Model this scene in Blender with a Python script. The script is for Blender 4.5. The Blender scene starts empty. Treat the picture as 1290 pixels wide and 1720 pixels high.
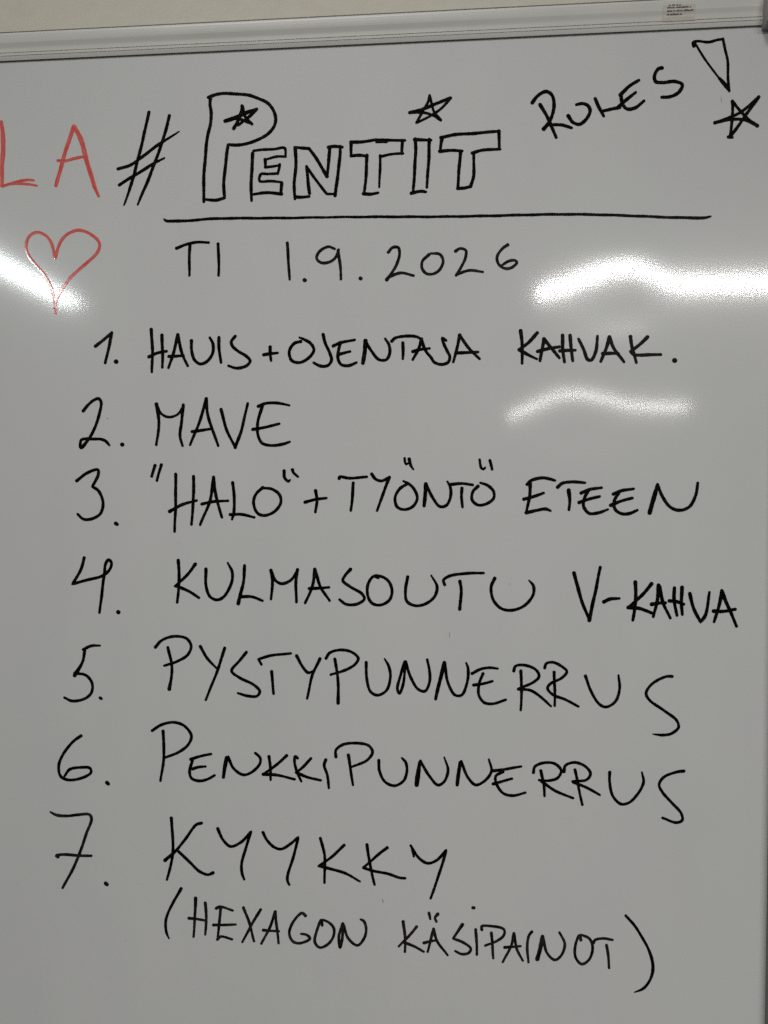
import bpy, bmesh, math, random
from mathutils import Vector, Matrix

random.seed(7)
C = bpy.context.scene
R = math.radians

# ------------------------------------------------------------------ camera
F = 1242.0                       # focal length in photo pixels (1290 x 1720)
D = 0.62                         # camera to board, metres
EYE = 1.50
cam_data = bpy.data.cameras.new('camera')
cam = bpy.data.objects.new('camera', cam_data)
C.collection.objects.link(cam)
cam_data.sensor_fit = 'VERTICAL'
cam_data.sensor_height = 36.0
cam_data.lens = 36.0 * F / 1720.0
cam_data.clip_start = 0.01
cam_data.clip_end = 100
cam.location = (0, -D, EYE)
cam.rotation_euler = (R(90 - 1.1), 0, R(4.4))
C.camera = cam
MR = cam.rotation_euler.to_matrix()
C.render.resolution_x, C.render.resolution_y = 768, 1024

# ------------------------------------------------------------------ room light
wd = bpy.data.worlds.new('World')
C.world = wd
wd.use_nodes = True
nt = wd.node_tree
nt.nodes.clear()
wo = nt.nodes.new('ShaderNodeOutputWorld')
bg = nt.nodes.new('ShaderNodeBackground')
tc = nt.nodes.new('ShaderNodeTexCoord')
sp = nt.nodes.new('ShaderNodeSeparateXYZ')
rp = nt.nodes.new('ShaderNodeValToRGB')
mp = nt.nodes.new('ShaderNodeMapRange')
mp.inputs[1].default_value = -1
mp.inputs[2].default_value = 1
nt.links.new(tc.outputs['Generated'], sp.inputs[0])
nt.links.new(sp.outputs['Z'], mp.inputs[0])
nt.links.new(mp.outputs[0], rp.inputs[0])
nt.links.new(rp.outputs[0], bg.inputs[0])
nt.links.new(bg.outputs[0], wo.inputs[0])
rp.color_ramp.elements[0].position = 0.0
rp.color_ramp.elements[0].color = (0.40, 0.38, 0.35, 1)      # floor
rp.color_ramp.elements[1].position = 1.0
rp.color_ramp.elements[1].color = (1.0, 1.0, 0.97, 1)        # ceiling
for pos, col in ((0.30, (0.30, 0.29, 0.27, 1)), (0.40, (0.55, 0.54, 0.51, 1)), (0.50, (0.95, 0.92, 0.89, 1)), (0.62, (0.8, 0.79, 0.76, 1))):
    e = rp.color_ramp.elements.new(pos)
    e.color = col
bg.inputs[1].default_value = 0.098


def area(name, loc, sx, sy, power, color, target=None, rot=None):
    l = bpy.data.lights.new(name, 'AREA')
    l.shape = 'RECTANGLE'
    l.size, l.size_y = sx, sy
    l.energy = power
    l.color = color
    o = bpy.data.objects.new(name, l)
    o.location = loc
    o.rotation_euler = rot or (0, 0, 0)
    C.collection.objects.link(o)
    return o


# lights a to c: ceiling tubes of the room behind the camera (seen as the glare on the board)
area('tube_light_a', (-2.305, -3.17, EYE + 1.22), 0.14, 1.44, 37, (0.93, 1.0, 0.97))
area('tube_light_b', (1.40, -3.35, EYE + 1.107), 1.76, 0.12, 86, (1.0, 0.99, 0.96))
area('tube_light_c', (1.375, -6.0, EYE + 0.79), 1.53, 0.10, 60, (1.0, 0.97, 0.92))
dl = area('fill_light_d', (-0.45, -1.45, EYE + 1.95), 1.0, 0.35, 1.24, (1.0, 0.985, 0.97))  # added fill, no visible source; narrow spread brightens the middle of the board
dl.rotation_euler = (Vector((-.02, 0, EYE + .13)) - dl.location).to_track_quat('-Z', 'Y').to_euler()
dl.data.spread = R(39)

C.view_settings.view_transform = 'Standard'
C.view_settings.look = 'None'
C.view_settings.exposure = 0
C.view_settings.gamma = 1
C.view_settings.use_curve_mapping = False
C.render.engine = 'CYCLES'
C.cycles.use_denoising = False
C.cycles.use_light_tree = False


# ------------------------------------------------------------------ helpers
def at(px, py, depth=0.0):
    """photo pixel -> point on the vertical plane that stands `depth` in front of the board sheet."""
    v = MR @ Vector(((px - 645) / F, -(py - 860) / F, -1.0))
    v *= (D - depth) / v.y
    return Vector((v.x, -depth, EYE + v.z))


def interp(tab, x):
    if x <= tab[0][0] or x >= tab[-1][0]:
        return tab[0][1] if x <= tab[0][0] else tab[-1][1]
    for (a, va), (b, vb) in zip(tab, tab[1:]):
        if a <= x <= b:
            t = (x - a) / (b - a)
            t = t * t * (3 - 2 * t)
            return va + (vb - va) * t


# gentle dents of the steel sheet: (photo x, shift of the glare in photo pixels)
DENT_U = [(800, 0), (850, 5), (902, 8), (945, -1), (985, -14), (1023, -24), (1060, -29), (1085, -23), (1105, -10), (1136, -1), (1180, 0)]
DENT_L = [(750, 0), (810, 8), (856, 13), (893, -3), (936, -20), (965, -24), (985, -21), (1020, -13), (1057, -3), (1110, 0)]
K = 0.5 * (1 / D + 1 / 3.3) * D / F
K2 = 0.5 * (1 / D + 1 / 6.0) * D / F
dent_u = [(at(px, 479).x, d * K) for px, d in DENT_U]
dent_l = [(at(px, 684).x, d * K2) for px, d in DENT_L]
ZU, ZL = at(1060, 465).z, at(970, 676).z
SG = 0.036


def smooth_tab(tab, x):
    s = 0.0
    for k, w in ((-0.008, .15), (-0.004, .22), (0, .26), (0.004, .22), (0.008, .15)):
        s += w * interp(tab, x + k)
    return s


def relief(x, z):
    """how far the sheet bulges towards the room at (x, z)."""
    h = 0.0
    for tab, z0 in ((dent_u, ZU), (dent_l, ZL)):
        t = (z - z0) / SG
        if abs(t) < 4 and tab[0][0] - .02 < x < tab[-1][0] + .02:
            h += -smooth_tab(tab, x) * (z - z0) * math.exp(-t ** 4 / 2)
    return h


def empty(name, loc, parent=None, label=None, cat=None):
    o = bpy.data.objects.new(name, None)
    o.empty_display_size = 0.02
    C.collection.objects.link(o)
    o.parent = parent
    o.location = Vector(loc) - (parent['_w'] and Vector(parent['_w']) if parent else Vector())
    o['_w'] = list(loc)
    if label:
        o['label'] = label
    if cat:
        o['category'] = cat
    return o


def mesh_obj(name, verts, faces, mat, parent=None, origin=None, label=None, smooth=True, uvs=None):
    """one mesh object whose vertices come in world metres; its origin goes to `origin`."""
    if origin is None:
        n = len(verts)
        origin = Vector((sum(v[0] for v in verts) / n, sum(v[1] for v in verts) / n, sum(v[2] for v in verts) / n))
    origin = Vector(origin)
    me = bpy.data.meshes.new(name)
    me.from_pydata([tuple(Vector(v) - origin) for v in verts], [], faces)
    me.materials.append(mat)
    for p in me.polygons:
        p.use_smooth = smooth
    if uvs:
        ul = me.uv_layers.new(name='UVMap')
        for lp in me.loops:
            ul.data[lp.index].uv = uvs[lp.vertex_index]
    me.update()
    o = bpy.data.objects.new(name, me)
    C.collection.objects.link(o)
    o.parent = parent
    o.location = origin - (Vector(parent['_w']) if parent else Vector())
    o['_w'] = list(origin)
    if label:
        o['label'] = label
    return o


def material(name):
    m = bpy.data.materials.new(name)
    m.use_nodes = True
    n = m.node_tree.nodes
    return m, n, m.node_tree.links, n['Principled BSDF']


def noise(n, l, vec, scale, detail=3, rough=.5):
    t = n.new('ShaderNodeTexNoise')
    t.inputs['Scale'].default_value = scale
    t.inputs['Detail'].default_value = detail
    t.inputs['Roughness'].default_value = rough
    if vec is not None:
        l.new(vec, t.inputs['Vector'])
    return t


def ramp(n, l, fac, stops):
    r = n.new('ShaderNodeValToRGB')
    el = r.color_ramp.elements
    el[0].position, el[0].color = stops[0][0], (*stops[0][1], 1)
    el[1].position, el[1].color = stops[-1][0], (*stops[-1][1], 1)
    for p, c in stops[1:-1]:
        e = el.new(p)
        e.color = (*c, 1)
    l.new(fac, r.inputs[0])
    return r


def orange_peel(n, l, b, strength=1.0, dist=0.0000052):
    g = n.new('ShaderNodeNewGeometry')
    mpn = n.new('ShaderNodeMapping')
    mpn.inputs['Scale'].default_value = (430, 430, 720)
    l.new(g.outputs['Position'], mpn.inputs[0])
    t = noise(n, l, mpn.outputs[0], 1.0, 1.0, .5)
    bp = n.new('ShaderNodeBump')
    bp.inputs['Strength'].default_value = strength
    bp.inputs['Distance'].default_value = dist
    l.new(t.outputs[0], bp.inputs['Height'])
    l.new(bp.outputs[0], b.inputs['Normal'])
    return mpn


# ------------------------------------------------------------------ materials
m_board, n, l, b = material('white_enamel')
g = n.new('ShaderNodeNewGeometry')
big = noise(n, l, g.outputs['Position'], 3.0, 3)
cr = ramp(n, l, big.outputs[0], [(.3, (.712, .720, .706)), (.7, (.742, .731, .724))])
mp2 = n.new('ShaderNodeMapping')
mp2.inputs['Scale'].default_value = (14, 14, 5)
mp2.inputs['Rotation'].default_value = (0, R(35), 0)
l.new(g.outputs['Position'], mp2.inputs[0])
sm = noise(n, l, mp2.outputs[0], 1.0, 5, .6)
cr2 = ramp(n, l, sm.outputs[0], [(.35, (1, 1, 1)), (.75, (.965, .965, .97))])
mx = n.new('ShaderNodeMix')
mx.data_type = 'RGBA'
mx.blend_type = 'MULTIPLY'
mx.inputs[0].default_value = 1
l.new(cr.outputs[0], mx.inputs[6])
l.new(cr2.outputs[0], mx.inputs[7])
l.new(mx.outputs[2], b.inputs['Base Color'])
rr = ramp(n, l, sm.outputs[0], [(.3, (.074, .074, .074)), (.75, (.084, .084, .084))])
l.new(rr.outputs[0], b.inputs['Roughness'])
b.inputs['IOR'].default_value = 1.5
b.inputs['Coat Weight'].default_value = .16
b.inputs['Coat Roughness'].default_value = .24
orange_peel(n, l, b)


def ink(name, dark, light, lo, hi, spec, rough):
    m, n, l, b = material(name)
    uv = n.new('ShaderNodeUVMap')
    mpn = n.new('ShaderNodeMapping')
    mpn.inputs['Scale'].default_value = (90, 1.1, 1)
    l.new(uv.outputs[0], mpn.inputs[0])
    t = noise(n, l, mpn.outputs[0], 1.0, 3, .6)
    r = ramp(n, l, t.outputs[0], [(lo, dark), (hi, light)])
    l.new(r.outputs[0], b.inputs['Base Color'])
    b.inputs['Specular IOR Level'].default_value = spec
    b.inputs['Roughness'].default_value = rough
    orange_peel(n, l, b)
    return m


m_black = ink('black_marker_ink', (.0012, .001, .0008), (.026, .020, .016), .48, .85, .04, .3)
m_fine = ink('worn_black_marker_ink', (.003, .0025, .002), (.052, .042, .036), .42, .75, .05, .3)
m_red = ink('red_marker_ink', (.73, .08, .072), (.85, .22, .19), .35, .7, .5, .09)


def plain(name, c1, c2, scale, rough, spec=.5, bump=0.0, metal=0.0):
    m, n, l, b = material(name)
    g = n.new('ShaderNodeNewGeometry')
    t = noise(n, l, g.outputs['Position'], scale, 5, .6)
    r = ramp(n, l, t.outputs[0], [(.3, c1), (.7, c2)])
    l.new(r.outputs[0], b.inputs['Base Color'])
    b.inputs['Roughness'].default_value = rough
    b.inputs['Specular IOR Level'].default_value = spec
    b.inputs['Metallic'].default_value = metal
    if bump:
        bp = n.new('ShaderNodeBump')
        bp.inputs['Distance'].default_value = bump
        bp.inputs['Strength'].default_value = .6
        l.new(t.outputs[0], bp.inputs['Height'])
        l.new(bp.outputs[0], b.inputs['Normal'])
    return m


m_wall = plain('cream_wall_paint', (.71, .67, .56), (.75, .71, .60), 60, .7, .3, .0008)
m_rail = plain('off_white_rail', (.67, .66, .61), (.71, .70, .65), 25, .38, .5)
m_cap = plain('grey_plastic', (.36, .34, .335), (.43, .41, .40), 900, .5, .4, .00015)
m_side = plain('grey_side_rail', (.21, .195, .18), (.25, .235, .22), 500, .5, .4, .0001)
m_shade = plain('dark_shade_strip', (.15, .147, .135), (.2, .195, .18), 80, .7, .2)  # shadow tone for the strips along the top rail
m_speck = plain('ink_residue', (.16, .15, .145), (.34, .33, .32), 900, .5, .3)
m_stick = plain('clear_yellowed_sticker', (.58, .53, .46), (.66, .61, .54), 260, .33, .5)
m_print = plain('sticker_print', (.06, .055, .05), (.11, .10, .085), 700, .5, .3)

# ------------------------------------------------------------------ wall
W0 = 0.016


def box_geo(x0, x1, y0, y1, z0, z1):
    v = [(x, y, z) for x in (x0, x1) for y in (y0, y1) for z in (z0, z1)]
    f = [(0, 1, 3, 2), (4, 6, 7, 5), (0, 4, 5, 1), (2, 3, 7, 6), (0, 2, 6, 4), (1, 5, 7, 3)]
    return v, f


v, f = box_geo(-2.2, 2.2, W0, W0 + .12, 0, 3.0)
wall = mesh_obj('wall', v, f, m_wall, smooth=False, origin=(0, W0, 0),
                label='plain cream painted wall behind and above the whiteboard')
wall['category'] = 'wall'

# ------------------------------------------------------------------ whiteboard
LEFT, BOTTOM = -1.15, 0.90
X_CAP = at(1281.5, 40, .003).x
X_SIDE = at(1287.5, 1300, .004).x
Z_TOP = at(0, 103, 0).z
board = empty('whiteboard', ((LEFT + X_SIDE) / 2, 0, BOTTOM), None,
              'white enamelled board with a handwritten black marker list and red heart, in a pale frame', 'whiteboard')

# writing panel: one sheet, meshed finer where it is dented
xs = [LEFT + i * .05 for i in range(int((at(740, 500).x - LEFT) / .05))]
x = at(740, 500).x
while x < X_SIDE + .03:
    xs.append(x)
    x += .0024
zs = [BOTTOM + i * .05 for i in range(int((ZL - 4 * SG - BOTTOM) / .05) + 1)]
z = zs[-1] + .01
while z < min(ZU + 4 * SG, Z_TOP + .01):
    zs.append(z)
    z += .003
zs.append(Z_TOP + .012)
verts = [(x, -relief(x, z), z) for z in zs for x in xs]
nx = len(xs)
faces = [(j * nx + i, j * nx + i + 1, (j + 1) * nx + i + 1, (j + 1) * nx + i) for j in range(len(zs) - 1) for i in range(nx - 1)]
# a thin back sheet closes the panel
nb = len(verts)
verts += [(xs[0], .009, zs[0]), (xs[-1], .009, zs[0]), (xs[-1], .009, zs[-1]), (xs[0], .009, zs[-1])]
faces.append((nb, nb + 3, nb + 2, nb + 1))
panel = mesh_obj('panel', verts, faces, m_board, board, origin=(LEFT, 0, BOTTOM))

# top rail: an extruded profile (photo y at the left edge of the picture, depth in front of the sheet)
prof = [(103.2, .0005), (103.0, .0009), (102.4, .0013), (99.2, .0017), (95.6, .0021), (95.2, .0016), (94.5, .0016), (94.1, .0021),
        (90.4, .0022), (90.0, .0017), (89.4, .0017), (89.0, .0022), (85.5, .00225), (82.5, .00235), (80.0, .0026), (77.5, .0029), (75.0, .0032),
        (72.5, .0035), (69.0, .0037), (65.0, .0038), (60.0, .0038), (57.8, .0037), (57.0, .0033)]
pts = []
for py, dp in prof:
    q = at(0, py, dp)
    pts.append((-dp, q.z))
zt = pts[-1][1] + .0006
pts += [(-.0030, zt), (.0120, zt), (.0120, pts[0][1] + .001), (.0005, pts[0][1] + .001)]
# keep a hair of clearance above the sheet
XR = X_CAP + .004
nv = len(pts)
verts, faces = [], []
segs = [LEFT, -.6, -.2, .1, XR]
for sx in segs:
    verts += [(sx, a, c) for a, c in pts]
for s in range(len(segs) - 1):
    for i in range(nv):
        j = (i + 1) % nv
        faces.append((s * nv + i, (s + 1) * nv + i, (s + 1) * nv + j, s * nv + j))
faces.append(tuple(range(nv)))
faces.append(tuple((len(segs) - 1) * nv + i for i in reversed(range(nv))))
rail = mesh_obj('top_rail', verts, faces, m_rail, board, smooth=False)
for p in rail.data.polygons:
    p.use_smooth = False

# dark strip above the rail, put in as the shadow line against the wall
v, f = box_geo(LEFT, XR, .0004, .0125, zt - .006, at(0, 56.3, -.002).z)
mesh_obj('shade_strip_top', v, f, m_shade, board, smooth=False)

# dark strip under the rail lip, its shadow on the sheet drawn as colour
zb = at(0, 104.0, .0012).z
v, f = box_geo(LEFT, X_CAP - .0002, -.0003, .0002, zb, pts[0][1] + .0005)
mesh_obj('shade_strip_lip', v, f, m_shade, board, smooth=False)


def bevel_box(name, x0, x1, y0, y1, z0, z1, mat, bev, seg=4, parent=board):
    bm = bmesh.new()
    v, f = box_geo(x0, x1, y0, y1, z0, z1)
    vs = [bm.verts.new(q) for q in v]
    for q in f:
        bm.faces.new([vs[i] for i in q])
    bmesh.ops.recalc_face_normals(bm, faces=bm.faces[:])
    bmesh.ops.bevel(bm, geom=bm.edges[:], offset=bev, segments=seg, profile=.5, affect='EDGES')
    verts = [tuple(q.co) for q in bm.verts]
    bm.verts.index_update()
    faces = [tuple(q.index for q in ff.verts) for ff in bm.faces]
    bm.free()
    return mesh_obj(name, verts, faces, mat, parent)


zc = at(1284, 47, .004).z
bevel_box('corner_cap', X_CAP, X_CAP + .034, -.0125, .0125, zc, zt + .004, m_cap, .0016)
side = bevel_box('side_rail', X_SIDE, X_SIDE + .024, -.0105, .0125, BOTTOM - .02, zc - .0003, m_side, .0012)
q0, q1 = at(1306, 300, 0), at(1285, 1700, 0)       # the rail leans a little
for vv in side.data.vertices:
    wz = vv.co.z + side.location.z + BOTTOM
    vv.co.x += q0.x + (q1.x - q0.x) * (wz - q0.z) / (q1.z - q0.z) - X_SIDE
bevel_box('bottom_rail', LEFT, X_SIDE - .0004, -.0105, .0125, BOTTOM - .022, BOTTOM + .003, m_rail, .0012)
bevel_box('left_rail', LEFT - .024, LEFT - .0004, -.0105, .0125, BOTTOM - .02, zt, m_rail, .0012)

# sticker on the top rail, bent over its curve
S0, S1 = 1114, 1168
dzr = at(1141, 46.0 + 7.0, 0).z  # noqa


def rail_front(zq):
    """depth of the rail's face at height zq."""
    best = .0038
    for (a0, c0), (a1, c1) in zip(pts[:23], pts[1:23]):
        if c0 <= zq <= c1:
            t = (zq - c0) / max(1e-9, c1 - c0)
            return -(a0 + (a1 - a0) * t)
    return best


zs0, zs1 = at(1140, 34.5, .003).z, at(1140, 8.5, .0038).z
xs0, xs1 = at(S0, 20, .004).x, at(S1, 20, .004).x
verts, faces = [], []
N = 14
for i in range(N + 1):
    zq = zs0 + (zs1 - zs0) * i / N
    dd = rail_front(zq) + .00035
    verts += [(xs0, -dd, zq), (xs1, -dd, zq)]
for i in range(N):
    faces.append((2 * i, 2 * i + 1, 2 * i + 3, 2 * i + 2))
stick = mesh_obj('sticker', verts, faces, m_stick, board)
verts, faces = [], []
rows = [(1123, 1144, 9.8, 2.2, (2, 3, 2, 2)), (1120.5, 1161, 13.8, 2.0, (9, 16, 2)), (1120.5, 1164.5, 18.9, 2.0, (5, 2, 3, 2, 9)), (1120.3, 1146.5, 24.0, 2.0, (3, 9, 3))]
for (a, bq, py, hh, words) in rows:
    tot = sum(words) + .7 * (len(words) - 1)
    cw = (bq - a) / tot
    xx = a
    for wn in words:
        for k in range(wn):
            h2 = hh * random.choice((.75, .85, 1.15))
            skew = -(xx - a) * .046
            p0, p1 = at(xx, py + 1 + skew, .0035), at(xx + cw * .78, py + 1 - h2 + skew, .0035)
            i0 = len(verts)
            for (qx, qz) in ((p0.x, p0.z), (p1.x, p0.z), (p1.x, p1.z), (p0.x, p1.z)):
                verts.append((qx, -rail_front(qz) - .0006, qz))
            faces.append((i0, i0 + 1, i0 + 2, i0 + 3))
            xx += cw
        xx += cw * .7
mesh_obj('print', verts, faces, m_print, stick, smooth=False)

# ------------------------------------------------------------------ marker strokes
LAYER = [0]
WIDE = 1.24


def spline(P):
    """centripetal-ish Catmull-Rom through points (x, y, w); a doubled point makes a corner."""
    runs, cur = [], [P[0]]
    for p in P[1:]:
        if p[:2] == cur[-1][:2]:
            runs.append(cur)
            cur = [p]
        else:
            cur.append(p)
    runs.append(cur)
    out = []
    for run in runs:
        if len(run) == 1:
            out += run
            continue
        for i in range(len(run) - 1):
            p1, p2 = run[i], run[i + 1]
            p0 = run[i - 1] if i > 0 else tuple(2 * a - b for a, b in zip(p1, p2))
            p3 = run[i + 2] if i + 2 < len(run) else tuple(2 * a - b for a, b in zip(p2, p1))
            d = math.hypot(p2[0] - p1[0], p2[1] - p1[1])
            ns = max(2, int(d / 1.6))

            def tj(t, a, b):
                return t + max(1e-3, math.hypot(b[0] - a[0], b[1] - a[1])) ** .5
            t0 = 0
            t1 = tj(t0, p0, p1)
            t2 = tj(t1, p1, p2)
            t3 = tj(t2, p2, p3)
            for k in range(ns):
                t = t1 + (t2 - t1) * k / ns
                q = []
                for c in range(3):
                    a1 = (t1 - t) / (t1 - t0) * p0[c] + (t - t0) / (t1 - t0) * p1[c]
                    a2 = (t2 - t) / (t2 - t1) * p1[c] + (t - t1) / (t2 - t1) * p2[c]
                    a3 = (t3 - t) / (t3 - t2) * p2[c] + (t - t2) / (t3 - t2) * p3[c]
                    b1 = (t2 - t) / (t2 - t0) * a1 + (t - t0) / (t2 - t0) * a2
                    b2 = (t3 - t) / (t3 - t1) * a2 + (t - t1) / (t3 - t1) * a3
                    q.append((t2 - t) / (t2 - t1) * b1 + (t - t1) / (t2 - t1) * b2)
                out.append(tuple(q))
        out.append(run[-1])
    return out


def stroke_geo(P, verts, faces, uvs):
    """a thin slightly domed film of ink along P (photo pixels) on the sheet."""
    S = spline(P) if len(P) > 1 else [P[0], (P[0][0] + .6, P[0][1] + .3, P[0][2])]
    # drop repeats
    Q = [S[0]]
    for s in S[1:]:
        if math.hypot(s[0] - Q[-1][0], s[1] - Q[-1][1]) > .05:
            Q.append(s)
    S = Q
    LAYER[0] = (LAYER[0] + 1) % 12
    base = .00002 + LAYER[0] * .000006
    ph, ph2, u0 = random.uniform(0, 9), random.uniform(0, 9), random.uniform(0, 50)
    acc, pos = 0.0, []
    nS = len(S)
    rows = []
    for i, (x, y, w) in enumerate(S):
        a, c = S[max(0, i - 1)], S[min(nS - 1, i + 1)]
        tx, ty = c[0] - a[0], c[1] - a[1]
        L = math.hypot(tx, ty) or 1
        tx, ty = tx / L, ty / L
        if i:
            acc += math.hypot(x - S[i - 1][0], y - S[i - 1][1])
        w2 = w * WIDE * (1 + .05 * math.sin(acc * .21 + ph) + .035 * math.sin(acc * .57 + ph2))
        x += .22 * math.sin(acc * .13 + ph2)
        y += .22 * math.sin(acc * .11 + ph)
        rows.append((x, y, tx, ty, w2 / 2, acc))
    first, last = rows[0], rows[-1]
    cap = []
    for s in (.97, .8, .5, .22):                       # rounded start
        x, y, tx, ty, r, a = first
        cap.append((x - tx * r * s, y - ty * r * s, tx, ty, r * math.sqrt(1 - s * s), a - r * s))
    rows = cap + rows
    for s in (.22, .5, .8, .97):
        x, y, tx, ty, r, a = last
        rows.append((x + tx * r * s, y + ty * r * s, tx, ty, r * math.sqrt(1 - s * s), a + r * s))
    i0 = len(verts)
    for (x, y, tx, ty, r, a) in rows:
        for k, (off, hh) in enumerate(((-1, 0), (-.55, .000012), (0, .00002), (.55, .000012), (1, 0))):
            p = at(x - ty * r * off, y + tx * r * off)
            verts.append((p.x, -relief(p.x, p.z) - base - hh - a * 1.5e-8, p.z))
            uvs.append((a * .0005 + u0, off + ph))
    for i in range(len(rows) - 1):
        for k in range(4):
            q = i0 + i * 5 + k
            faces.append((q, q + 5, q + 6, q + 1))


def parse(txt, crop):
    x0, y0, sc = crop
    out = []
    for s in txt.split('/'):
        P, w = [], None
        toks = s.split()
        for tk in toks:
            if tk[0] == 'w':
                w = float(tk[1:])
                continue
            a = [float(q) for q in tk.split(',')]
            P.append((x0 + a[0] / sc, y0 + a[1] / sc, a[2] if len(a) > 2 else (w or DEFW[0])))
        if P:
            if len(P) > 1:   # ink pools a little where the pen lands, thins where it lifts
                if len(toks[0].split(',')) == 2:
                    P[0] = (*P[0][:2], P[0][2] * 1.08)
                if len(toks[-1].split(',')) == 2:
                    P[-1] = (*P[-1][:2], P[-1][2] * .86)
            out.append(P)
    return out


DEFW = [4.6]


def writing(name, data, mat, parent, label=None):
    """data: list of (crop, strokes). One mesh of ink."""
    verts, faces, uvs = [], [], []
    for crop, txt in data:
        for P in parse(txt, crop):
            stroke_geo(P, verts, faces, uvs)
    return mesh_obj(name, verts, faces, mat, parent, uvs=uvs, label=label)


cA, cB, cC, cD = (0, 140, 4.031), (320, 140, 4.3), (580, 140, 4.3), (860, 40, 3.0)
cT, cE, cF, cG = (270, 340, 2.0806), (140, 530, 3.794), (440, 530, 3.3077), (840, 530, 4.031)
c2, cH, cI, cJ = (120, 650, 6.45), (110, 760, 3.3077), (490, 750, 3.5833), (860, 780, 3.794)
cK, cL, cM = (100, 920, 3.225), (440, 930, 2.6875), (940, 930, 4.031)
cN, cO, cP = (90, 1050, 3.3077), (440, 1060, 3.3947), (780, 1080, 3.3077)
cQ, cR, cS = (80, 1200, 3.225), (430, 1220, 3.225), (780, 1240, 3.3077)
c7, cU, cV, cW = (70, 1350, 3.6857), (400, 1370, 3.3947), (250, 1480, 3.225), (640, 1500, 2.6875)
cX = (0, 0, 1)


def line(name, px, py, label):
    return empty(name, at(px, py), board, label)


# red writing cut by the left edge of the picture, and the heart
red = line('red_writing', 80, 270, 'red letters L A at the left of the board, written in streaky red marker')
DEFW[0] = 5.4
writing('letter', [(cA, "8,262,5 20,350,6 21,450,6.5 15,560,5.6 13,695,5.2 / w4 16,697 80,676 130,664 180,655 228,657 / w3.6 70,682 150,681 200,684 250,692")], m_red, red)
writing('letter', [(cA, "500,292 450,440 410,580 380,692,5 / 503,294 548,380,6.6 580,500,6.4 640,700,5.8 / w4.6 640,700 655,738 668,765 / w4.2 392,522,4 440,524 510,508 575,495")], m_red, red)
DEFW[0] = 4.3
writing('heart', [((0, 380, 6.45), "592,340 580,270 550,175 500,105 430,70 365,75 310,120 283,200 300,290 350,375 420,455 490,535 530,610 570,710 592,800 605,940,3.8 / "
        "598,340 620,260 670,150 740,80 840,42 920,55 1000,100 1060,155 1080,210 1050,290 960,380 850,475 750,570 690,660 640,740 608,810 590,880,3.8")], m_red, board,
        'large heart drawn in thin red marker outline')

# heading
DEFW[0] = 4.5
head = line('heading', 560, 250, 'heading in outlined black block capitals with stars beside and above it')
writing('hash_sign', [(cA, "1008,195,4.4 970,370 930,530 890,680 840,825,2.6 / 1148,218,4.6 1110,360 1040,560 980,710 932,820,3 / 800,580,5 880,555 960,500 1080,410 1212,328,2.4 / 808,688,4.8 900,630 1030,550 1112,506,2.8")], m_black, head)
DEFW[0] = 4.7
writing('word', [
    (cB, "130,102 180,82 235,72 330,78 420,85 480,105 560,145 600,200 615,255 605,310 560,365 490,405 400,437 330,447 272,443 272,443 258,540 248,640 240,740 245,828 245,828 185,845 105,838 / 143,105 140,150 150,220 145,290 125,370 110,500 100,620 95,740 97,855"),
    (cB, "450,505 442,640 438,760 440,848 / w4 455,488 520,480 600,475 680,468 688,530 / w3.8 688,530 620,530 540,550 / 540,550 540,605 / w4 540,605 600,600 645,592 / w3.8 645,585 638,620 630,650 / w4 630,650 560,655 508,658 498,705 580,705 660,715 / 660,722 650,800 / 655,798 560,790 450,802"),
    (cB, "755,465 762,600 748,720 755,835 / 755,820 810,822 858,818 / 860,795 848,700 838,600 / w4.2 838,600 900,690 985,800 985,800 1045,800 / 1045,810 1065,650 1080,520 1080,455 / 995,462 1040,455 1098,460 / 1005,470 998,570 985,670 / 985,672 920,560 855,470 855,470 752,462"),
    (cC, "40,425 120,422 220,408 / w4.4 215,410 300,410 430,412 / w3 225,425 300,427 / 42,425 40,470 42,520 / 42,525 100,520 158,525 / 155,520 152,640 138,780 / 130,797 180,800 238,790 / w4 252,520 250,640 245,750,3 / w4 258,528 330,512 418,507 / 412,415 408,508"),
    (cC, "505,402 508,480 500,640 490,790 / 500,405 560,408 620,412 / 607,405 602,560 588,752 / 478,793 520,783 550,780 580,785"),
    (cC, "690,392 800,370 950,360 1108,345 / 700,395 690,440 685,492 / 682,490 760,484 845,490 / 832,495 822,620 812,752 / 812,760,5.4 860,757 905,745 / 905,745 926,670 928,500 / 918,503 980,485 1118,475 / 1108,345 1114,475"),
], m_black, head)
DEFW[0] = 4.6
writing('star', [(cB, "250,272,5.4 330,245,6 410,210,5.4 480,185 / 478,188 430,235 345,302 / 312,325 345,265 372,190 370,158,3.4 / 372,165 395,240 445,295 / 270,268 330,255 440,290")], m_black, head, 'squat black star inside the loop of the large P')
DEFW[0] = 3.9
writing('star', [(cC, "515,285 565,190 600,130 608,88,3.4 / 610,88 625,150 640,205 690,262 / 690,265 640,235 580,215 465,212 / w4.8 465,211 580,180 660,145 760,103 / 760,105 690,185 620,232 515,285")], m_black, head, 'wide black star above the I of the heading')
DEFW[0] = 4.4
writing('star', [(cD, "1110,390 1112,440 1105,520 1098,572 / 1112,390 1150,440 1190,480 1236,513,5.4 / 1022,500 1090,475 1160,440 1243,368 / 1243,368 1200,430 1150,500 1098,572,5 / 1022,498 1100,482 1170,485 1230,510 / 1090,570 1110,572")], m_black, head, 'scrawled black star under the outlined exclamation mark')
DEFW[0] = 5.0
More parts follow.
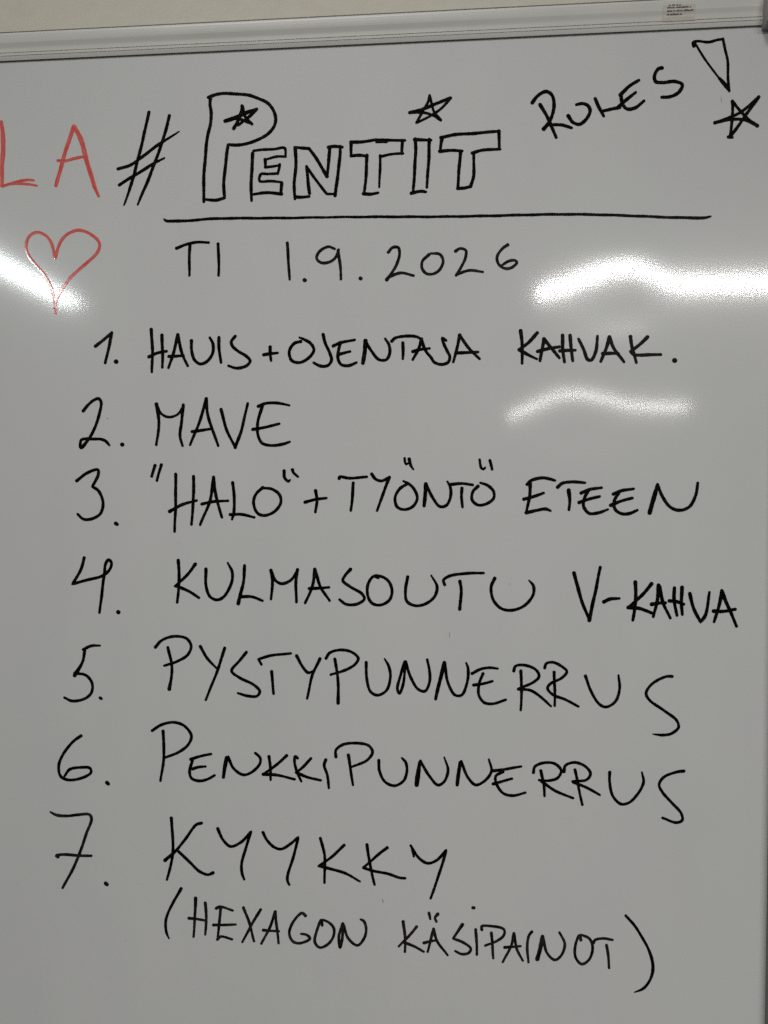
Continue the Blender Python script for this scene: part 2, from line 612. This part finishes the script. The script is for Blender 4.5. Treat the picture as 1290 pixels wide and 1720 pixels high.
writing('word', [(cD, "103,397 130,362 172,342 202,360 212,400 205,450 185,500 160,530,6.2 / 142,407 175,465 205,530 222,572 / 185,508,4.4 250,510 300,525 / "
        "283,463 305,495 340,507 375,480 393,435 380,410 355,402 325,408 / 420,378 440,425 462,465 / 452,440,4.2 500,430 545,422 / "
        "545,358 590,315 640,285 / 548,355 552,385 562,412 582,430 620,424 665,388 / 530,424 575,385 622,345 / "
        "755,222 738,226 718,265 724,292 760,296 820,290 858,307 840,345 800,366 755,370")], m_black, head)
DEFW[0] = 4.0
writing('exclamation_mark', [(cD, "917,112,5 915,95,5 930,87 990,93 1040,80 1065,77 / 1062,77,4.4 1072,120 1086,180 1088,260 1094,338,4 / w3.4 922,98 980,190 1045,275 / 1045,275,5 1070,303,6 1092,335,4")], m_black, head)
DEFW[0] = 4.2
writing('underline', [(cX, "275.5,368,2.6 279,371 290,371.6,4.6 320,370.3 360,367.3 400,366.6 480,366.2,4.0 560,364.8,3.6 640,364.2 740,364,4 820,362.6 900,360.6 950,360 1000,360.6 1060,362.6 1120,365 1165,366,4.6 1185,365.5,4.4 1194,363.5,2.4")], m_black, head)

# date
DEFW[0] = 4.2
date = line('date_line', 580, 440, 'date row in black marker below the long underline')
writing('word', [(cT, "55,160 90,147 130,139 168,140 / 102,145 100,200 100,255 / 200,145 203,200 202,255")], m_black, date)
writing('date', [(cT, "442,142 446,200 450,270 / 502,271,5.4 / 608,162,3.4 585,155 555,172 545,195 560,210 590,208 612,192 622,165 / 620,168 627,220 630,268 / 698,265,5.4 / "
        "795,175 810,158 830,158 835,180 825,215 805,250 790,270,5 / 795,262 840,246 883,256 / 937,182 915,205 914,232 928,249 950,250 975,235 987,205 975,182 945,178 / "
        "1030,170 1045,161 1066,168 1065,195 1050,225 1032,255 / 1035,250 1080,238 1125,243 / 1212,148,4.6 1195,160 1176,190 1180,215 1200,230 1225,228 1245,210 1238,203 1215,206 1190,221")], m_fine, date)

# numbered list
rowdef = [
    ('first', 650, 590), ('second', 310, 710), ('third', 650, 830), ('fourth', 680, 990), ('fifth', 620, 1130), ('sixth', 620, 1290), ('seventh', 420, 1430)]
rows = [line('list_row', px, py, '%s numbered row of the list in black marker' % nme) for nme, px, py in rowdef]
DEFW[0] = 4.5
w = rows[0]
writing('numeral', [(cE, "78,195 130,155 182,108 / 182,110 165,190 140,303 / 207,293,6")], m_black, w)
writing('word', [(cE, "432,88 440,200 437,360 / 500,125 505,230 503,330 / 418,262 470,240 530,228 / 602,122 580,220 543,333 / 602,122 625,230 665,320 / 545,261 590,258 640,255 / "
        "688,160 690,220 710,285 745,308 790,290 825,240 825,180 805,140 / 865,140 864,210 878,300 / 968,133 942,168 950,195 985,225 1040,260 1062,290 1040,320 980,335 925,320")], m_black, w)
writing('plus_sign', [(cE, "1190,200 1192,245 1197,288 / 1150,250 1190,243 1238,238")], m_black, w)
writing('word', [(cF, "215,145 180,155 152,200 165,250 210,262 260,235 288,190 270,155 240,136 208,122,3 / 340,105 350,150 378,210 387,250 365,278 325,280 288,262 / "
        "395,170 440,150 515,135 / 435,150 425,200 423,240 440,272 480,278 525,262 / 425,215 490,200 / w6 575,140 572,200 560,265,5.4 / 575,145 610,200 650,245 690,245 710,205 705,160 685,130,3.4 / "
        "722,142 740,125 800,115 860,118 885,130 / 783,152 785,200 782,240 / 887,130 870,185 838,245 / 885,135 910,195 945,240 / 838,200 880,188 930,183 / "
        "1022,138,4 1003,125 1008,150 1030,200 1043,228 1035,258 1000,272 960,262 940,238 / 1098,108 1085,180 1062,258 / 1098,110 1140,170 1208,240 / 1080,208 1140,205 1200,203")], m_black, w)
DEFW[0] = 4.9
writing('word', [(cG, "138,103 150,200 148,322 / 252,118 200,175 128,232 / 128,232 180,260 250,295,3.6 / 297,158 285,230 270,308 / 297,158 350,225 402,288 / 255,243 320,225 402,213 / "
        "422,135 425,230 435,315 / 475,135 480,220 492,308 / 405,240 460,235 508,235 / 532,158,4 565,230 592,297 617,303 645,250 660,140 / 740,145 715,230 682,312 / 740,145 770,220 838,315 / 695,258 750,255 802,258 / "
        "883,142 895,220 922,318 / 998,145 940,200 885,245 885,245 905,265 950,268 1000,265 1088,265 / 1180,303,6.6")], m_black, w)
DEFW[0] = 4.4
w = rows[1]
writing('numeral', [(c2, "127,258 180,195 240,145 295,128 320,165 310,260 270,400 190,560 105,655,5.2 95,620 105,575 150,563 240,565 320,565 370,585 410,632,3.2 / 550,622,5.8")], m_black, w)
writing('word', [(cE, "465,565,5.4 482,680 465,825 / w3.8 470,575 495,625 545,648 600,630 635,580 / 638,570 625,680 617,770 632,830,3.4 / 783,530 750,650 680,825 / 783,530 790,620 820,720 860,830 / 693,740 760,730 820,720 / "
        "878,598 910,720 968,842 / 968,842 1010,720 1047,560 / 1115,578 1160,560 1230,558 1312,572,3.4 / 1140,578 1110,690 1112,760 1140,812 1200,828 1280,818 1315,805 / 1080,725 1170,710 1248,690")], m_black, w)
w = rows[2]
writing('numeral', [(cH, "62,157 120,115 180,95 182,120 150,190 150,190 185,215 208,280 195,340 150,368 100,370 68,342,3.6 / 278,393,5 286,399,5")], m_black, w)
writing('word', [(cH, "w4.8 497,72 480,133 / w4.4 532,68 508,157 / w4.4 612,120 612,280 606,440 / 712,133 710,270 700,400 / 578,327,5 650,290 728,266 / 822,138 805,260 748,402 / 822,140 840,260 870,360 / 758,287 830,272 903,268 / "
        "928,168 938,250 935,330 925,372 / 915,345 980,345 1048,360 / 1095,195 1060,230 1045,280 1065,335 1105,350 1160,330 1195,280 1190,235 1150,205 1100,198 / 1214,102 1218,140 1240,160 1248,152,3 / 1260,96 1266,112 1292,136,3.4")], m_black, w)
writing('plus_sign', [(cI, "143,265 152,330 143,395 / 80,335 140,320 210,310")], m_black, w)
writing('word', [(cI, "285,192,5 288,183 350,190 452,183 / 370,220 366,300 355,385 / 482,165 505,195 540,207 588,185 / 588,185 555,270 515,385 / 690,228 650,255 622,310 635,365 680,380 730,360 755,310 735,255 705,225 672,208,3 / "
        "w3.6 680,70 683,95 690,108 702,100 / 706,75 716,112 733,138,3 / w5.6 808,225 802,300 797,357 / w4.4 810,230 850,310 890,360 930,355 955,310 955,250 937,210,3.2 / 958,228 1020,222 1090,232 / 1025,250 1022,310 1027,365 / "
        "1122,238 1090,270 1085,320 1120,352 1170,345 1215,310 1215,270 1180,235 1135,218 / w3.8 1130,80 1140,128 1154,136 1165,126,3 / 1193,85 1200,110 1207,138")], m_black, w)
DEFW[0] = 4.7
writing('word', [(cJ, "97,128 120,105 150,93 200,85 240,92 275,103,3.4 / 117,120 112,200 92,305 / 75,222 140,205 202,182 / 90,308 160,292 215,285 245,297,3.4 / 290,145 320,120 380,112 465,118 / 362,165,6 368,230 362,290,4 / "
        "440,183 490,162 572,148 / 485,165 460,220 458,270 490,312 550,308 612,287,3.4 / 428,242 490,222 558,205 / 645,190 700,168 775,155 / 680,178 650,240 660,290 700,314 750,312 800,292 / 628,260 690,235 768,215 / "
        "w6.6 925,135,5 902,220 877,308,6 / w4.7 928,128 960,210 1010,272 1070,292 1130,270 1170,200 1183,118")], m_black, w)
DEFW[0] = 4.4
w = rows[3]
writing('numeral', [(cK, "133,55 115,120 70,197 70,197 150,175 235,150 272,118 282,82 265,65 248,90 243,140 230,240 217,352 / 317,348,5.6")], m_black, w)
writing('word', [(cK, "643,68 648,180 637,296 / 735,88 690,150 625,208 / 630,206 700,235 755,272 / 793,115 793,200 815,265 850,282 890,265 930,195 935,130 912,82,3 / 1003,97 995,190 968,302,5.6 / 980,265 1040,265 1100,288,3.6"),
        (cL, "40,75 48,130 40,205 / 42,80 60,120 90,136 130,120 160,75 / 160,72 153,140 156,218 / 238,70 230,140 195,222 / 238,70 265,150 305,213 / 213,158 260,155 303,152 / 400,70,5 375,98 365,122 400,150 450,180 462,205 430,228 380,228 350,207 / "
        "525,107 505,102 478,140 478,190 500,225 535,232 575,210 588,170 575,130 550,108 515,98 / 658,105,5 648,160 655,215 690,235 735,228 778,195 790,150 765,98,2.6 / 825,140 820,120 850,100 920,89 1000,88 / 893,125,5 900,170 892,250,5 / 1050,112,5.4 1035,150 1045,210 1080,248 1130,255 1190,230 1225,185 1225,145 1205,120,2.6")], m_black, w)
DEFW[0] = 5.0
writing('word', [(cM, "98,130 140,290 200,450 / 200,450 235,290 275,93 / 298,327 340,307 405,302,4 / 512,192 515,320 495,450 / 622,203 560,280 465,362 / 465,365,6 540,370 590,388 630,405,4 / 670,212 660,320 635,425 / 675,225,6 700,330 748,435,4 / 622,342 670,335 718,333 / "
        "778,233 775,320 795,418 / 828,228 825,330 830,412 / 742,320 790,325 842,342 / 882,270 910,380 955,462 955,462 985,420 1015,262,4 / 1098,252 1080,350 1045,462 / 1100,260,6 1150,380 1198,490 / 1042,388 1110,390 1190,377")], m_black, w)
DEFW[0] = 4.2
w = rows[4]
writing('numeral', [(cN, "165,137 210,115 257,113,3 / 174,140 162,200 118,280,6 / 118,266 180,280 215,325 210,375 170,410 105,422 60,402 / 259,404,4.6 266,409,4.6")], m_black, w)
writing('word', [(cN, "565,122 600,85 670,63 740,75 765,115 745,165 690,200 615,225 / 635,125 655,210 655,290 643,355,5.4 / 815,118 850,180 905,238,3.4 / 950,128 915,240 845,416 / 1072,150 1030,200 990,255 1030,290 1110,330 1146,368 1130,394 1080,393 1025,378 "),
        (cO, "-3,190,3.4 -21,161 -21,161 60,138 165,127 / 55,230 60,290 67,358 / 197,140 230,200 265,238 295,226,3 / 330,157 285,260 258,385 / 365,155 385,125 440,108 510,120 550,155 530,190 470,225 393,248 / 415,160 432,260 435,410,5 / "
        "595,178 598,280 620,345 660,365 710,338 733,260 722,200 700,160,3 / 815,175 790,250 773,330 784,357 805,300 818,200 / 820,175 850,270 890,330 930,342 955,290 955,220 942,162 / w5.4 1040,180 1015,280 990,388 / w4.2 1042,180 1060,290 1100,365 1140,365 1170,290 1175,210 1165,182,3"),
        (cP, "42,170 90,145 140,137 185,143,3 / 103,170 82,230 80,290 110,330 160,338 230,315 / 52,233 110,225 155,213 / 275,155 285,128 340,125 400,150 415,185 380,220 298,255 / 313,155 318,260 313,372 / 300,256 370,265 430,305 482,352,3.2 / "
        "447,138 455,115 490,108 540,130 570,158 540,195 480,225 462,250 490,285 560,315 635,353,3.6 / 498,162 502,250 502,348 / 672,183 700,260 750,340 790,355 840,325 862,250 857,180,3.4 / 1155,185 1120,187 1040,230 1010,280 1030,320 1110,375 1178,430 1190,470 1150,503 1100,511 1048,507,2")], m_black, w)
w = rows[5]
writing('numeral', [(cQ, "182,115 140,145 85,215 60,280 70,335 110,355 180,345 235,315 230,292 180,287 120,297 92,335 / 320,369,5.2 328,376,5")], m_black, w)
writing('word', [(cQ, "567,88 620,55 680,42 740,62 778,115 760,165 710,205 630,235,3.6 / 625,90 630,220 612,360 / 775,242 820,228 885,215 / 785,245 770,310 780,345 820,360 865,352 905,330 / 785,295 815,285 855,282 / w5.6 970,235 960,280 953,340 / w4.2 978,230 1010,295 1060,328 1110,310 1150,265 1150,235 1125,210"),
        (cR, "70,163 78,230 80,290 / 165,158 110,210 40,258 / 40,260,5.4 120,265 210,287 / 225,172,4 212,162 208,190 222,245 245,298 / 298,175 255,220 218,248 / 218,250 280,275 350,293 / 378,182,5 370,210 385,260 395,335 / "
        "433,165 432,130 470,100 540,90 610,105 632,140 605,180 520,220,3.4 / 500,155 512,230 525,318 / 665,185,4.8 668,240 700,300 750,322 800,295 818,240 810,195 790,172,3 / w7 887,192,4 877,260 871,318,6 / w4.2 890,188 940,270 985,318 1020,300 1040,240 1020,168,2.6 / "
        "w5.6 1105,195,4.4 1098,250 1090,318 / w4.2 1112,190 1150,280 1190,318 1240,295 1275,240 1262,180,3"),
        (cS, "160,180 230,172 315,157 / 215,185 175,210 178,255 215,305 270,318 338,303 / 160,253 210,240 265,225 / 383,190 390,160 440,137 500,140 538,180 520,220 470,235 415,232 / 425,180 440,250 445,322 / 430,240 510,295 603,332 / "
        "553,185 560,152 610,135 670,155 700,195 680,230 600,240 / 615,175 630,250 655,370 / 605,243 680,275 752,315 / 808,188 806,240 825,320 870,365 920,355 970,300 995,240 987,190,3 / 1220,183,5 1180,187 1110,215 1082,260 1100,300 1150,355 1205,420 1210,455 1180,468 1100,443,3.6")], m_black, w)
w = rows[6]
writing('numeral', [(c7, "55,52,2.8 90,70 150,75 230,68 295,68 308,95 275,190 230,320 180,430 130,520 / 100,328,4.6 88,320 130,315 220,320 308,322 / 396,492,5.2 404,499,5.2")], m_fine, w)
writing('word', [(c7, "802,88 812,220 808,340 775,470 / 990,120 955,130 890,220 830,290 765,350,5.6 / 842,290 920,365 980,420 1030,440 1060,428,4.8 / 1090,153 1120,220 1170,265 1230,240 1298,171 1298,171 1265,269 1238,376 1240,431 1253,468"),
        (cU, "142,95 165,140 205,180 245,190 300,160 342,123 342,123 320,220 285,330 282,370 292,393 / 468,130 493,220 493,290 493,382 / 605,168 540,230 460,287 / 465,287,4.8 600,325 695,375,3 / 735,165 750,270 778,393 / 850,183,5 790,230 715,295 / 715,298 760,313 850,330 920,355 952,357 / "
        "1001,232,3 990,180 / 983,170,3.4 1030,240 1080,272 1130,255 1188,195 1188,195 1150,320 1098,472")], m_black, w)
DEFW[0] = 4.0
note = line('note_row', 680, 1570, 'last row in brackets at the foot of the list, smaller black capitals')
writing('bracket', [(cV, "175,40,4.6 130,120 92,210 95,275 110,312,2")], m_black, note)
writing('word', [(cV, "253,92,4.8 250,190 242,300 / 305,118 312,200 305,290 / 217,200 260,205 310,215 / 365,147 385,138 455,160 / 388,145 382,230 372,310 / 350,237 410,238 470,235 / 372,315 390,300 450,316 / 513,143 545,230 570,325 / 605,155 560,230 507,330 / "
        "685,165 660,240 610,338 / 685,165 692,240 703,335 / 620,265 705,272 / 848,187 830,172 790,210 760,280 780,325 820,336 872,312 855,292 825,285 / 940,240 935,210 912,260 900,330 925,360 965,345 1000,300 1002,255 975,225 945,210 / "
        "1050,230 1030,300 1035,360 1048,310 1052,240 / 1053,235 1080,310 1130,348 1165,310 1178,260 1165,218 1148,208")], m_fine, note)
writing('word', [(cW, "100,130,5 108,190 108,265 / 160,152 130,190 80,240 / 100,222 150,240 192,265 / 237,162 225,210 210,265 / 237,165 255,220 300,280 / 193,225 220,218 252,212 / 217,90 222,118 / 256,95,5 243,112 250,130 / "
        "367,143,5.4 348,170 326,205 326,205 370,223 405,252 395,270 365,275 335,262 / 427,165 432,220 432,278 / 415,67,5 420,67,5 / 455,165 455,150 500,150 555,165 555,190 525,215 470,238 / 498,180 503,240 507,295 / 600,182 590,230 550,312 / 600,182 612,250 640,305 / 558,245 630,240 / "
        "680,175 668,190 660,250 665,312 / w6 728,195,4.6 718,250 706,298,6 / w4 730,195 750,270 785,302 815,280 830,230 805,178 / 902,212 895,190 880,225 878,290 905,320 940,300 955,250 940,205 905,188 / 958,225 965,212 1000,205 1045,212 / 1018,235 1025,280 1030,338")], m_fine, note)
writing('bracket', [(cW, "1105,102,4 1150,155 1205,250 1228,330,4.8 1215,390 1185,430 1145,447,2.2")], m_black, note)

# specks of old ink left on the sheet
for q in ("180,703,1.2 181.5,703.2,1.2", "755,1063,.7 754.5,1071,.8", "642.5,1511,1.2 643.5,1516,1", "1212,171,.9 1211,163,.7",
          "855.5,980.5,1", "440,742,.7", "1062,835,.8", "300,912,.7", "935,1290,.8", "210,1580,.7"):
    writing('ink_speck', [(cX, q)], m_speck, board)

for o in C.objects:
    if '_w' in o:
        del o['_w']
